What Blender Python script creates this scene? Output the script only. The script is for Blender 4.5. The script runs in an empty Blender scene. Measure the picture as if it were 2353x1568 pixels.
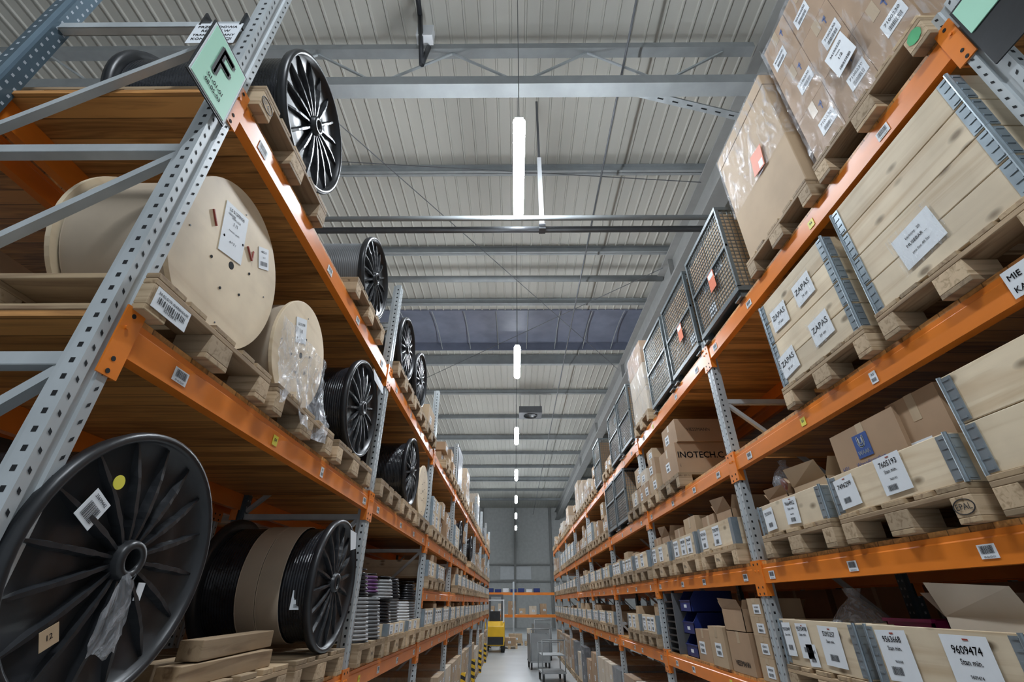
import bpy, bmesh, math, random
from mathutils import Vector, Matrix
R=random.Random(7)
S=bpy.context.scene; COL=S.collection
H=1.95; PI=math.pi
# ---------------------------------------------------------------- materials
def nmat(name):
    m=bpy.data.materials.new(name); m.use_nodes=True; nt=m.node_tree; nt.nodes.clear()
    out=nt.nodes.new('ShaderNodeOutputMaterial'); p=nt.nodes.new('ShaderNodeBsdfPrincipled')
    nt.links.new(p.outputs[0],out.inputs[0]); return m,nt,p,out
def coords(nt,scale):
    tc=nt.nodes.new('ShaderNodeTexCoord'); oi=nt.nodes.new('ShaderNodeObjectInfo')
    mul=nt.nodes.new('ShaderNodeMath'); mul.operation='MULTIPLY'; mul.inputs[1].default_value=17.0
    nt.links.new(oi.outputs['Random'],mul.inputs[0])
    ad=nt.nodes.new('ShaderNodeVectorMath'); ad.operation='ADD'
    nt.links.new(tc.outputs['Object'],ad.inputs[0]); nt.links.new(mul.outputs[0],ad.inputs[1])
    mp=nt.nodes.new('ShaderNodeMapping'); mp.inputs['Scale'].default_value=scale
    nt.links.new(ad.outputs[0],mp.inputs[0]); return mp,tc
def ramp(nt,src,stops):
    r=nt.nodes.new('ShaderNodeValToRGB'); e=r.color_ramp.elements
    while len(e)<len(stops): e.new(.5)
    for i,(p,c) in enumerate(stops): e[i].position=p; e[i].color=(*c,1)
    nt.links.new(src,r.inputs[0]); return r
def bump(nt,p,src,st,dist=.01):
    b=nt.nodes.new('ShaderNodeBump'); b.inputs['Strength'].default_value=st; b.inputs['Distance'].default_value=dist
    nt.links.new(src,b.inputs['Height']); nt.links.new(b.outputs[0],p.inputs['Normal'])
def mk(name,c,rough=.6,metal=0,var=.25,scale=(4,4,4),bs=0,c2=None):
    m,nt,p,o=nmat(name); mp,tc=coords(nt,scale)
    n=nt.nodes.new('ShaderNodeTexNoise'); n.inputs['Detail'].default_value=5; n.inputs['Scale'].default_value=1
    nt.links.new(mp.outputs[0],n.inputs['Vector'])
    lo=c2 or tuple(x*(1-var) for x in c)
    r=ramp(nt,n.outputs[0],[(.32,lo),(.68,c)]); nt.links.new(r.outputs[0],p.inputs['Base Color'])
    p.inputs['Roughness'].default_value=rough; p.inputs['Metallic'].default_value=metal
    if bs: bump(nt,p,n.outputs[0],bs)
    return m
def wood(name,light,dark,axis,rough=.65,knots=True,freq=26,tone=.25):
    m,nt,p,o=nmat(name); sc=[freq]*3; sc['xyz'.index(axis)]=freq*.06
    mp,tc=coords(nt,sc)
    n=nt.nodes.new('ShaderNodeTexNoise'); n.inputs['Detail'].default_value=6; n.inputs['Scale'].default_value=1; n.inputs['Distortion'].default_value=.9
    nt.links.new(mp.outputs[0],n.inputs['Vector'])
    r=ramp(nt,n.outputs[0],[(.28,dark),(.5,light),(.8,tuple(min(1,x*1.08) for x in light))])
    col=r.outputs[0]
    if knots:
        sk=[9]*3; sk['xyz'.index(axis)]=4.5
        mp2,_=coords(nt,sk); v=nt.nodes.new('ShaderNodeTexVoronoi'); v.inputs['Scale'].default_value=1
        nt.links.new(mp2.outputs[0],v.inputs['Vector'])
        k=ramp(nt,v.outputs['Distance'],[(.08,(.0,.0,.0)),(.2,(1,1,1))])
        mx=nt.nodes.new('ShaderNodeMix'); mx.data_type='RGBA'
        nt.links.new(k.outputs[0],mx.inputs[0]); mx.inputs[6].default_value=(*[x*.45 for x in dark],1); nt.links.new(col,mx.inputs[7]); col=mx.outputs[2]
    # blotchy dirt
    mp3,_=coords(nt,(3,3,3)); n3=nt.nodes.new('ShaderNodeTexNoise'); n3.inputs['Scale'].default_value=1; n3.inputs['Detail'].default_value=4
    nt.links.new(mp3.outputs[0],n3.inputs['Vector']); r3=ramp(nt,n3.outputs[0],[(.35,(.8,.79,.78)),(.6,(1,1,1))])
    m3=nt.nodes.new('ShaderNodeMix'); m3.data_type='RGBA'; m3.blend_type='MULTIPLY'; m3.inputs[0].default_value=1
    nt.links.new(col,m3.inputs[6]); nt.links.new(r3.outputs[0],m3.inputs[7]); col=m3.outputs[2]
    # a tone of its own for every board
    oi=nt.nodes.new('ShaderNodeObjectInfo'); mr=nt.nodes.new('ShaderNodeMapRange'); mr.inputs['To Min'].default_value=1-tone; mr.inputs['To Max'].default_value=1.03
    nt.links.new(oi.outputs['Random'],mr.inputs[0])
    sc2=nt.nodes.new('ShaderNodeVectorMath'); sc2.operation='SCALE'; nt.links.new(col,sc2.inputs[0]); nt.links.new(mr.outputs[0],sc2.inputs['Scale'])
    nt.links.new(sc2.outputs[0],p.inputs['Base Color']); p.inputs['Roughness'].default_value=rough
    bump(nt,p,n.outputs[0],.2,.004); return m
def planks(name,c1,c2,width,axis='X'):
    m,nt,p,o=nmat(name); tc=nt.nodes.new('ShaderNodeTexCoord'); sp=nt.nodes.new('ShaderNodeSeparateXYZ')
    nt.links.new(tc.outputs['Object'],sp.inputs[0])
    dv=nt.nodes.new('ShaderNodeMath'); dv.operation='DIVIDE'; dv.inputs[1].default_value=width
    nt.links.new(sp.outputs[axis],dv.inputs[0])
    fl=nt.nodes.new('ShaderNodeMath'); fl.operation='FLOOR'; nt.links.new(dv.outputs[0],fl.inputs[0])
    fr=nt.nodes.new('ShaderNodeMath'); fr.operation='FRACT'; nt.links.new(dv.outputs[0],fr.inputs[0])
    wn=nt.nodes.new('ShaderNodeTexWhiteNoise'); wn.noise_dimensions='1D'; nt.links.new(fl.outputs[0],wn.inputs['W'])
    mp,_=coords(nt,(24,1.6,24)); n=nt.nodes.new('ShaderNodeTexNoise'); n.inputs['Detail'].default_value=6; n.inputs['Scale'].default_value=1; n.inputs['Distortion'].default_value=1.6
    nt.links.new(mp.outputs[0],n.inputs['Vector'])
    ad=nt.nodes.new('ShaderNodeMath'); ad.operation='MULTIPLY_ADD'; nt.links.new(wn.outputs[0],ad.inputs[0]); ad.inputs[1].default_value=.4
    ml=nt.nodes.new('ShaderNodeMath'); ml.operation='MULTIPLY'; ml.inputs[1].default_value=.95; nt.links.new(n.outputs[0],ml.inputs[0])
    nt.links.new(ml.outputs[0],ad.inputs[2])
    r=ramp(nt,ad.outputs[0],[(.35,c2),(.85,c1)])
    g=ramp(nt,fr.outputs[0],[(.0,(0,0,0)),(.07,(1,1,1))])
    mx=nt.nodes.new('ShaderNodeMix'); mx.data_type='RGBA'; mx.blend_type='MULTIPLY'; mx.inputs[0].default_value=.9
    nt.links.new(r.outputs[0],mx.inputs[6]); nt.links.new(g.outputs[0],mx.inputs[7])
    nt.links.new(mx.outputs[2],p.inputs['Base Color']); p.inputs['Roughness'].default_value=.5; return m
def film(name,tint,lo,hi,scale=6,a=.52,b=.72,rough=.1,metal=0,bs=.8):
    m,nt,p,o=nmat(name); mp,_=coords(nt,(scale,scale,scale*.35))
    n=nt.nodes.new('ShaderNodeTexNoise'); n.inputs['Detail'].default_value=5; n.inputs['Scale'].default_value=1; n.inputs['Distortion'].default_value=3
    nt.links.new(mp.outputs[0],n.inputs['Vector'])
    r=ramp(nt,n.outputs[0],[(a,(lo,)*3),(b,(hi,)*3)])
    tr=nt.nodes.new('ShaderNodeBsdfTransparent'); mx=nt.nodes.new('ShaderNodeMixShader')
    nt.links.new(r.outputs[0],mx.inputs[0]); nt.links.new(tr.outputs[0],mx.inputs[1]); nt.links.new(p.outputs[0],mx.inputs[2])
    nt.links.new(mx.outputs[0],o.inputs[0]); p.inputs['Base Color'].default_value=(*tint,1); p.inputs['Roughness'].default_value=rough; p.inputs['Metallic'].default_value=metal
    bump(nt,p,n.outputs[0],bs,.03); return m
def emit(name,c,s):
    m,nt,p,o=nmat(name); p.inputs['Base Color'].default_value=(*c,1); p.inputs['Emission Color'].default_value=(*c,1); p.inputs['Emission Strength'].default_value=s; return m
ORANGE=mk('orange_paint',(.85,.235,.025),.32,0,.16,(3,3,9),.05)
GALV=mk('light_grey_steel',(.52,.56,.58),.38,.15,.25,(5,5,3))
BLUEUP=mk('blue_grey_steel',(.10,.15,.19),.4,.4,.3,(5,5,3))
STEEL=mk('roof_steel_paint',(.31,.33,.335),.55,.05,.15)
STEELB=mk('rafter_paint',(.29,.29,.28),.6,.05,.12)
STEELD=mk('dark_roof_steel',(.13,.135,.145),.5,.2,.2)
ROOF=mk('roof_sheet',(.48,.47,.425),.6,.0,.12,(1,.3,1))
SKYL=mk('skylight_panel',(.20,.22,.29),.3,0,.25,(2,2,2))
WALL=mk('wall_panel',(.60,.61,.60),.7,0,.12)
FLOOR=mk('concrete_floor',(.5,.52,.53),.28,0,.2,(.8,.8,.8))
PINE=wood('pine_board',(.84,.70,.50),(.66,.49,.30),'x',freq=13)
PINEY=wood('pine_board_end',(.84,.70,.50),(.66,.49,.30),'y',freq=13)
PALX=wood('pallet_wood_across',(.49,.35,.21),(.24,.15,.08),'x',.75,False,tone=.45)
PALY=wood('pallet_wood_long',(.51,.37,.22),(.26,.16,.09),'y',.75,False,tone=.45)
BLOCK=wood('pallet_block_wood',(.64,.48,.31),(.34,.23,.12),'y',.8,False,40,tone=.4)
DECK=planks('deck_planks',(.74,.36,.11),(.22,.09,.025),.105)
PLY=wood('plywood',(.86,.71,.50),(.74,.57,.37),'x',.55,False,7,tone=.1)
CARTON=mk('brown_cardboard',(.42,.275,.165),.75,0,.18,(3,3,3))
CARTON2=mk('light_cardboard',(.50,.36,.225),.75,0,.16,(3,3,3))
CARTON3=mk('pale_cardboard',(.62,.53,.42),.75,0,.14,(3,3,3))
CARTIN=mk('cardboard_inside',(.28,.17,.09),.85)
CORR=mk('corrugated_wrap',(.50,.41,.31),.85,0,.15)
PAPER=mk('white_paper',(.78,.82,.86),.6,0,.04,(20,20,20))
INK=mk('black_ink',(.02,.02,.025),.6,0,.1)
TAPE=mk('packing_tape',(.5,.38,.25),.4,0,.1)
BLK=mk('black_plastic',(.022,.024,.028),.36,0,.4,(9,9,9),.12)
BLKFILM=mk('black_cable_in_film',(.02,.022,.027),.2,0,.4,(14,14,14),.8)
HOLE=mk('dark_slot',(.01,.011,.013),.9,0,.1)
SLOT=mk('pale_slot',(.4,.45,.5),.5,0,.1)
HINGE=mk('zinc_hinge',(.36,.43,.48),.35,.55,.3,(9,9,9),.1)
MINT=mk('mint_sign',(.40,.74,.56),.5,0,.04)
GREEN=mk('green_paint',(.06,.42,.16),.6,0,.4,(12,12,12))
YEL=mk('yellow_sticker',(.8,.72,.08),.5,0,.05)
AMB=mk('amber_paint',(.82,.5,.02),.45,0,.1)
ORC=mk('orange_card',(.72,.17,.07),.6,0,.1)
BLUE=mk('blue_plastic',(.01,.025,.16),.4,0,.2)
LOGO=mk('blue_print',(.02,.07,.28),.6,0,.1)
RED=mk('red_mark',(.35,.06,.04),.5,0,.1)
CAGE=mk('cage_steel',(.16,.185,.195),.45,.3,.3)
MAG=mk('magenta_plastic',(.3,.02,.12),.4)
PURP=mk('purple_wire',(.14,.05,.17),.5)
GREYW=mk('grey_wire',(.2,.21,.22),.4)
GREYL=mk('pale_grey_wire',(.36,.37,.38),.4)
WHITEP=mk('white_plastic',(.68,.7,.72),.4,0,.08)
FYEL=mk('forklift_yellow',(.85,.5,.02),.35,0,.1)
RUB=mk('black_rubber',(.02,.02,.02),.7)
FILM=film('stretch_film',(.62,.64,.68),.07,.42,6,.5,.68,.14)
POUCH=film('clear_pouch_film',(.8,.83,.88),.05,.3,22,.5,.68,.12)
BAGF=film('plastic_bag',(.66,.68,.72),.2,.58,13,.42,.68,.16)
LED=emit('led_diffuser',(.86,.93,1),235)
# ---------------------------------------------------------------- mesh builder
_tc={}
def tgeo(s):
    if s not in _tc:
        cu=bpy.data.curves.new('t','FONT'); cu.body=s; cu.size=1; cu.resolution_u=2
        o=bpy.data.objects.new('t',cu); COL.objects.link(o)
        me=bpy.data.meshes.new_from_object(o)
        v=[(a.co.x,a.co.y) for a in me.vertices]; f=[tuple(p.vertices) for p in me.polygons]
        bpy.data.objects.remove(o); bpy.data.meshes.remove(me); bpy.data.curves.remove(cu)
        xs=[a[0] for a in v] or [0,1]
        _tc[s]=(v,f,min(xs),max(xs))
    return _tc[s]
class MB:
    def __init__(s,mat=None,sm=False):
        s.v=[];s.f=[];s.fm=[];s.fs=[];s.mats=[];s.cur=0;s.sm=False;s.M=None
        if mat: s.use(mat,sm)
    def use(s,mat,sm=False):
        if mat not in s.mats: s.mats.append(mat)
        s.cur=s.mats.index(mat); s.sm=sm; return s
    def av(s,pts):
        b=len(s.v)
        for p in pts:
            s.v.append(tuple(s.M@Vector(p)) if s.M else tuple(p))
        return b
    def face(s,i): s.f.append(tuple(i)); s.fm.append(s.cur); s.fs.append(s.sm)
    def box(s,x0,x1,y0,y1,z0,z1):
        b=s.av([(x0,y0,z0),(x1,y0,z0),(x1,y1,z0),(x0,y1,z0),(x0,y0,z1),(x1,y0,z1),(x1,y1,z1),(x0,y1,z1)])
        for q in ((3,2,1,0),(4,5,6,7),(0,1,5,4),(1,2,6,5),(2,3,7,6),(3,0,4,7)): s.face([b+k for k in q])
        return s
    def quad(s,pts):
        b=s.av(pts); s.face([b+i for i in range(len(pts))]); return s
    def sheet(s,f,nu,nv):
        pts=[f(i/nu,j/nv) for j in range(nv+1) for i in range(nu+1)]
        b=s.av(pts)
        for j in range(nv):
            for i in range(nu):
                a=b+j*(nu+1)+i; s.face([a,a+1,a+nu+2,a+nu+1])
        return s
    def bar(s,p,q,w,h):
        p=Vector(p);q=Vector(q);d=(q-p).normalized(); up=Vector((0,0,1)) if abs(d.z)<.98 else Vector((0,1,0))
        a=d.cross(up).normalized()*(w/2); c=a.normalized().cross(d).normalized()*(h/2)
        b=s.av([p-a-c,p+a-c,p+a+c,p-a+c,q-a-c,q+a-c,q+a+c,q-a+c])
        for k in ((3,2,1,0),(4,5,6,7),(0,1,5,4),(1,2,6,5),(2,3,7,6),(3,0,4,7)): s.face([b+i for i in k])
        return s
    def tube(s,p,q,r,n=8,cap=True):
        p=Vector(p);q=Vector(q);d=(q-p).normalized(); up=Vector((0,0,1)) if abs(d.z)<.98 else Vector((0,1,0))
        a=d.cross(up).normalized(); c=a.cross(d).normalized()
        pts=[]
        for e in (p,q):
            for i in range(n):
                t=2*PI*i/n; pts.append(e+a*math.cos(t)*r+c*math.sin(t)*r)
        b=s.av(pts)
        for i in range(n): s.face([b+i,b+(i+1)%n,b+n+(i+1)%n,b+n+i])
        if cap:
            o=s.sm; s.sm=False
            s.face([b+i for i in range(n)]); s.face([b+n+i for i in range(n)][::-1]); s.sm=o
        return s
    def path(s,pts,r,n=6):
        for a,b in zip(pts,pts[1:]): s.tube(a,b,r,n)
        return s
    def prism(s,pts,axis,a0,a1):
        f={'x':lambda u,v,a:(a,u,v),'y':lambda u,v,a:(u,a,v),'z':lambda u,v,a:(u,v,a)}[axis]
        n=len(pts); b=s.av([f(u,v,a0) for u,v in pts]+[f(u,v,a1) for u,v in pts])
        for i in range(n): s.face([b+i,b+(i+1)%n,b+n+(i+1)%n,b+n+i])
        s.face([b+i for i in range(n)]); s.face([b+n+i for i in range(n)][::-1]); return s
    def lathe(s,prof,c=(0,0,0),axis='y',n=40,closed=False):
        m=len(prof); pts=[]
        for r,h in prof:
            for i in range(n):
                t=2*PI*i/n; u=math.cos(t)*r; v=math.sin(t)*r
                pts.append((c[0]+u,c[1]+h,c[2]+v) if axis=='y' else (c[0]+u,c[1]+v,c[2]+h) if axis=='z' else (c[0]+h,c[1]+u,c[2]+v))
        b=s.av(pts)
        for j in range(m if closed else m-1):
            k=(j+1)%m
            for i in range(n): s.face([b+j*n+i,b+j*n+(i+1)%n,b+k*n+(i+1)%n,b+k*n+i])
        return s
    def text(s,t,x,z,size,y=-.003,maxw=None,align='c',bold=0):
        v,f,a,c=tgeo(t); w=(c-a)
        if maxw and w*size>maxw: size=maxw/w
        ox={'c':x-(a+w/2)*size,'l':x-a*size}[align]
        for dx,dzz in ([(0,0)] if not bold else [(-bold,0),(bold,0),(0,-bold),(0,bold)]):
            b=s.av([(ox+p[0]*size+dx,y-abs(dx)*.01,z+p[1]*size+dzz) for p in v])
            for q in f: s.face([b+i for i in q])
        return s
    def barcode(s,cx,cz,w,h,y=-.003,seed=1):
        r=random.Random(seed); x=cx-w/2
        while x<cx+w/2-.001:
            a=w*r.choice((.02,.03,.05)); 
            s.quad([(x,y,cz-h/2),(x+a,y,cz-h/2),(x+a,y,cz+h/2),(x,y,cz+h/2)]); x+=a+w*r.choice((.025,.04))
        return s
    def label(s,cx,cz,w,h,lines,y=0,bar=None,mark=False,paper=None,left=False):
        s.use(paper or PAPER).box(cx-w/2,cx+w/2,y-.002,y-.0004,cz-h/2,cz+h/2).use(INK)
        for t,rz,sz in lines:
            s.text(t,cx if not left else cx-w*.44,cz+rz*h,sz*h,y-.0032,w*.88,'l' if left else 'c',bold=sz*h*.012)
        if bar: s.barcode(cx+bar[0]*w,cz+bar[1]*h,bar[2]*w,bar[3]*h,y-.0032,int(abs(cx*1000))+3)
        if mark: s.use(RED).box(cx+w*.0,cx+w*.12,y-.0035,y-.003,cz+h*.42,cz+h*.45)
        return s
    def mesh(s,name):
        me=bpy.data.meshes.new(name); me.from_pydata(s.v,[],s.f)
        for m in s.mats: me.materials.append(m)
        me.polygons.foreach_set('material_index',s.fm); me.polygons.foreach_set('use_smooth',s.fs)
        bm=bmesh.new(); bm.from_mesh(me); bmesh.ops.recalc_face_normals(bm,faces=bm.faces); bm.to_mesh(me); bm.free()
        me.update(); return me
    def build(s,name,parent=None,loc=(0,0,0),rz=0,bevel=0):
        return mobj(name,s.mesh(name),parent,loc,rz,bevel)
def mobj(name,me,parent=None,loc=(0,0,0),rz=0,bevel=0):
    o=bpy.data.objects.new(name,me); COL.objects.link(o); o.location=loc; o.rotation_euler=(0,0,rz)
    if parent: o.parent=parent
    if bevel:
        b=o.modifiers.new('b','BEVEL'); b.width=bevel; b.segments=2; b.limit_method='ANGLE'
    return o
def tag(o,label,cat,group=None):
    o['label']=label; o['category']=cat
    if group: o['group']=group
    return o
def thing(name,label,cat,loc=(0,0,0),rz=0,group=None):
    o=bpy.data.objects.new(name,None); COL.objects.link(o); o.location=loc; o.rotation_euler=(0,0,rz); o.empty_display_size=.1
    return tag(o,label,cat,group)
def struct(o): o['kind']='structure'; return o
# ---------------------------------------------------------------- rack frame of reference
XF={'L':-1.21,'R':1.79}
def rot(side): return PI/2 if side=='L' else -PI/2
def wp(side,Y,z,x=0,inset=0.0,face=None):
    f=(XF[side] if face is None else face)
    return (f+.04-inset,Y+x,z) if side=='L' else (f-.04+inset,Y-x,z)
LV={'L':{'bottom':-.50,'low':.08,'middle':.72,'top':1.90},'R':{'bottom':-.57,'low':.18,'middle':.985,'top':1.99}}
DT=.06+.024
def dz(side,lv): return 0 if lv=='ground' else H+LV[side][lv]+DT
PH=.144
BAY=2.8
YS={'L':[1.17+BAY*i for i in range(9)],'R':[.97+BAY*i for i in range(9)]}
ORD=['first','second','third','fourth','fifth','sixth','seventh','eighth','ninth','tenth','eleventh','twelfth']
SN={'L':'left','R':'right'}
# upright
def upright_mesh(h,mat,slot):
    mb=MB(mat); p=[(-.05,0),(-.016,0),(-.012,.009),(.012,.009),(.016,0),(.05,0),(.05,.05),(.035,.056),(.035,.08),(-.035,.08),(-.035,.056),(-.05,.05)]
    mb.prism(p,'z',0,h); mb.box(-.07,.07,-.02,.1,0,.008); mb.use(slot)
    z=.08
    while z<h-.03:
        for sx in (-1,1):
            x=sx*.033
            mb.quad([(x-.005,-.001,z-.004*sx),(x+.005,-.001,z+.004*sx),(x+.005,-.001,z+.012+.004*sx),(x-.005,-.001,z+.012-.004*sx)])
            xx=sx*.0505
            mb.quad([(xx,.018,z),(xx,.032,z),(xx,.032,z+.016),(xx,.018,z+.016)])
            xx=sx*.018
            mb.quad([(xx-.006,.081,z),(xx+.006,.081,z),(xx+.006,.081,z+.014),(xx-.006,.081,z+.014)])
        z+=.05
    return mb.mesh('upright')
def beam_mesh(mat,L=BAY-.1):
    return MB(mat).prism([(0,-.06),(0,.032),(.006,.038),(.006,.06),(.05,.06),(.05,-.06)],'x',-L/2,L/2).mesh('beam')
def conn_mesh(mat,sx):
    mb=MB(mat); mb.box(-.045,.03,-.006,.0,-.14,.09) if sx>0 else mb.box(-.03,.045,-.006,0,-.14,.09)
    mb.box(.022*sx-.004,.022*sx+.004,-.006,.045,-.14,.09)
    mb.use(HOLE)
    for z in (-.125,-.085,.065): mb.tube((-.012*sx,-.0062,z),(-.012*sx,-.0075,z),.008,10)
    mb.use(mat).tube((-.02*sx,-.006,.02),(-.02*sx,-.012,.02),.007,8)
    return mb.mesh('end_connector')
TAGM=[MB().label(0,0,.075,.05,[('%02d-%02d-%02d-01'%(6+k,k+1,3),-.44,.2)],bar=(0,.12,.75,.55)).mesh('shelf_label') for k in range(4)]
TAGS=MB().label(0,0,.045,.06,[('A%d'%3,.15,.3)],bar=(0,-.2,.7,.3),paper=None).mesh('shelf_label')
TAGY=MB().label(0,0,.05,.05,[('04',-.1,.5)],paper=YEL).mesh('shelf_label')
def rack(side,xface,label,levels,topz,n=8,front=True,tagn=4):
    ys=YS[side][:n+1]; Y0=ys[0]; rz=rot(side); sg=1 if side=='L' else -1
    root=thing('pallet_rack',label,'rack',(xface,Y0,0),rz)
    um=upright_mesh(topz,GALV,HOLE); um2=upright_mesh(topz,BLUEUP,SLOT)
    bm_=beam_mesh(ORANGE); ca=conn_mesh(ORANGE,1); cb=conn_mesh(ORANGE,-1)
    hb=MB(GALV).box(-.02,.02,.07,1.03,-.022,-.018).box(-.02,-.016,.07,1.03,-.022,.022).box(.016,.02,.07,1.03,-.022,.022).mesh('brace')
    db=MB(GALV).bar((0,.08,0),(0,1.02,-.86),.035,.03).mesh('brace')
    for i,Y in enumerate(ys):
        x=(Y-Y0)*sg
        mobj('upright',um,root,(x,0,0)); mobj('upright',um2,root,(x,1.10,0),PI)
        z=.71 
        while z<topz-.02:
            mobj('brace',hb,root,(x,0,z)); 
            if z-.86>.05: mobj('brace',db,root,(x,0,z-.02))
            z+=.925
    dk=MB(DECK).box(-BAY/2+.02,BAY/2-.02,.012,1.088,.061,.083).mesh('deck_panel')
    for i in range(n):
        xc=(ys[i]+BAY/2-Y0)*sg
        for lv in levels(i):
            z=H+LV[side][lv]
            for k,(yy,rr) in enumerate(((0,0),(1.10,PI))):
                b=mobj('beam',bm_,root,(xc,yy,z),rr)
                mobj('end_connector',ca,b,(-BAY/2+.045+.0,0,0)); mobj('end_connector',cb,b,(BAY/2-.045,0,0))
                if k==0 and front and i<6:
                    rr2=random.Random(i*7+int(z*10)+(3 if side=='L' else 0))
                    for t in range(tagn):
                        xx=-1.1+t*(2.2/(tagn-1))+rr2.uniform(-.15,.15)
                        me=rr2.choice(TAGM+TAGM+[TAGS,TAGY]); mobj('shelf_label',me,b,(xx,-.0008,-.012))
            mobj('deck_panel',dk,root,(xc,0,z))
    return root
levL=lambda i:['bottom','middle','top'] if i<2 else ['bottom','low','middle','top']
levR=lambda i:['bottom','low','middle','top']
rack('L',XF['L'],'long orange and grey pallet rack along the left of the aisle',levL,H+2.95,front=True)
rack('R',XF['R'],'long orange and grey pallet rack along the right of the aisle',levR,H+2.16,front=True)
rack('L',XF['L']-1.26,'second pallet rack standing back to back behind the left aisle rack',lambda i:['bottom','middle','top'],H+2.3,front=False)
rack('R',XF['R']+1.26,'second pallet rack standing back to back behind the right aisle rack',lambda i:['bottom','low','middle','top'],H+2.16,front=False)
# ---------------------------------------------------------------- pallets
def pal_parts():
    P=[]
    for x0,x1 in ((-.4,-.255),(-.2325,-.1325),(-.0725,.0725),(.1325,.2325),(.255,.4)): P.append(('deck_board',PALY,(x0,x1,0,1.2,.122,.144)))
    for y0,y1 in ((0,.145),(.5275,.6725),(1.055,1.2)): P.append(('stringer_board',PALX,(-.4,.4,y0,y1,.1,.122)))
    for x0,x1 in ((-.4,-.3),(-.0725,.0725),(.3,.4)):
        for y0,y1 in ((0,.145),(.5275,.6725),(1.055,1.2)): P.append(('block',BLOCK,(x0,x1,y0,y1,.022,.1)))
        P.append(('bottom_board',PALY,(x0,x1,0,1.2,0,.022)))
    return P
_m=MB()
for n_,m_,b_ in pal_parts(): _m.use(m_).box(*b_)
_m.use(INK).text('EPAL',0,.045,.035,-.002,.1)
PALM=_m.mesh('euro_pallet')
_pp=[(n_,MB(m_).box(*b_).mesh(n_)) for n_,m_,b_ in pal_parts()]
_s=MB(INK).text('EPAL',0,.049,.034,-.002,.075)
pts=[(math.cos(t*PI/12)*.047,math.sin(t*PI/12)*.028+.06) for t in range(24)]
for a,c in zip(pts,pts[1:]+pts[:1]): _s.bar((a[0],-.001,a[1]),(c[0],-.001,c[1]),.003,.003)
STAMP=_s.mesh('stamp')
PGRP='wooden pallets on the racks'
def pallet_near(side,Y,z,label,inset=0,green=False,paper=False,stamp=None):
    r=thing('euro_pallet',label,'pallet',wp(side,Y,z,0,inset),rot(side),PGRP)
    for n_,me in _pp: mobj(n_,me,r,bevel=.003)
    if stamp is not None: mobj('stamp',STAMP,r,(stamp,0,0))
    if green: MB(GREEN).lathe([(.001,0),(.036,0),(.036,-.001),(.001,-.001)],(.35,-.0015,.07),'y',9).build('paint_patch',r)['label']='green painted block end'
    if paper: MB().label(-.3,.06,.17,.075,[('34-02-0170 WAREHOUSE',.2,.2),('0213/98 K',-.35,.2)],bar=(0,-.05,.8,.3)).build('paper_label',r,(0,-.002,0))
    return r
def pallet(side,Y,z,label,inset=0):
    o=mobj('euro_pallet',PALM,None,wp(side,Y,z,0,inset),rot(side)); return tag(o,label,'pallet',PGRP)
# ---------------------------------------------------------------- cartons
_cc={}
def carton_mesh(w,d,h,v=0,lab=1):
    k=(round(w,2),round(d,2),round(h,2),v,lab)
    if k in _cc: return _cc[k]
    mt=(CARTON,CARTON2,CARTON3,PAPER)[v%4]; r=random.Random(int(w*1000+d*77+h*333+v*5+lab))
    w2=w/2; mb=MB(mt).box(-w2,w2,0,d,0,h)
    mb.use(CARTIN).box(-w2+.002,w2-.002,d/2-.002,d/2+.002,h,h+.0012)
    mb.use(TAPE).box(-.025,.025,-.0012,0,h*.72,h+.001).box(-.025,.025,0,d,h+.0005,h+.0018)
    mb.box(-w2-.001,-w2,d/2-.025,d/2+.025,h*.7,h)
    if lab: 
        lw=min(.14,w*.5); lh=min(.1,h*.5); cx=r.uniform(-.2,.2)*w
        mb.label(cx,h*.42,lw,lh,[(str(r.randint(7000000,9999999)),.12,.28)],bar=(0,-.22,.6,.28))
    if lab>1: mb.label(w*.3,h*.75,lw*.5,lh*.6,[('%d'%r.randint(10,99),-.2,.5)])
    me=mb.mesh('carton'); _cc[k]=me; return me
def carton(side,Y,z,w,d,h,label,x=0,y=.03,v=0,lab=1,a=0,face=None,group='cartons on the racks'):
    o=mobj('carton',carton_mesh(w,d,h,v,lab),None,wp(side,Y,z,x,y,face),rot(side)+a)
    return tag(o,label,'carton',group)
def open_carton(side,Y,z,w,d,h,label,x=0,y=.03,mt=None,flap=.12):
    mt=mt or CARTON; w2=w/2
    r=thing('open_carton',label,'carton',wp(side,Y,z,x,y),rot(side),'open cartons')
    t=.005
    MB(mt).box(-w2,w2,0,t,0,h).box(-w2,w2,d-t,d,0,h).box(-w2,-w2+t,0,d,0,h).box(w2-t,w2,0,d,0,h).box(-w2,w2,0,d,0,t).build('body',r)
    for p in (((-w2,0,h),(w2,0,h),(w2,-flap*.35,h+flap*.8),(-w2,-flap*.3,h+flap)),((-w2,d,h),(w2,d,h),(w2,d+flap*.5,h+flap*.9),(-w2,d+flap*.4,h+flap*.9)),
              ((-w2,0,h),(-w2,d,h),(-w2-flap*.7,d,h+flap*.7),(-w2-flap*.7,0,h+flap*.7)),((w2,0,h),(w2,d,h),(w2+flap*.6,d,h+flap*.8),(w2+flap*.6,0,h+flap*.8))):
        MB(mt).quad(p).build('flap',r)
    return r
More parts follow.
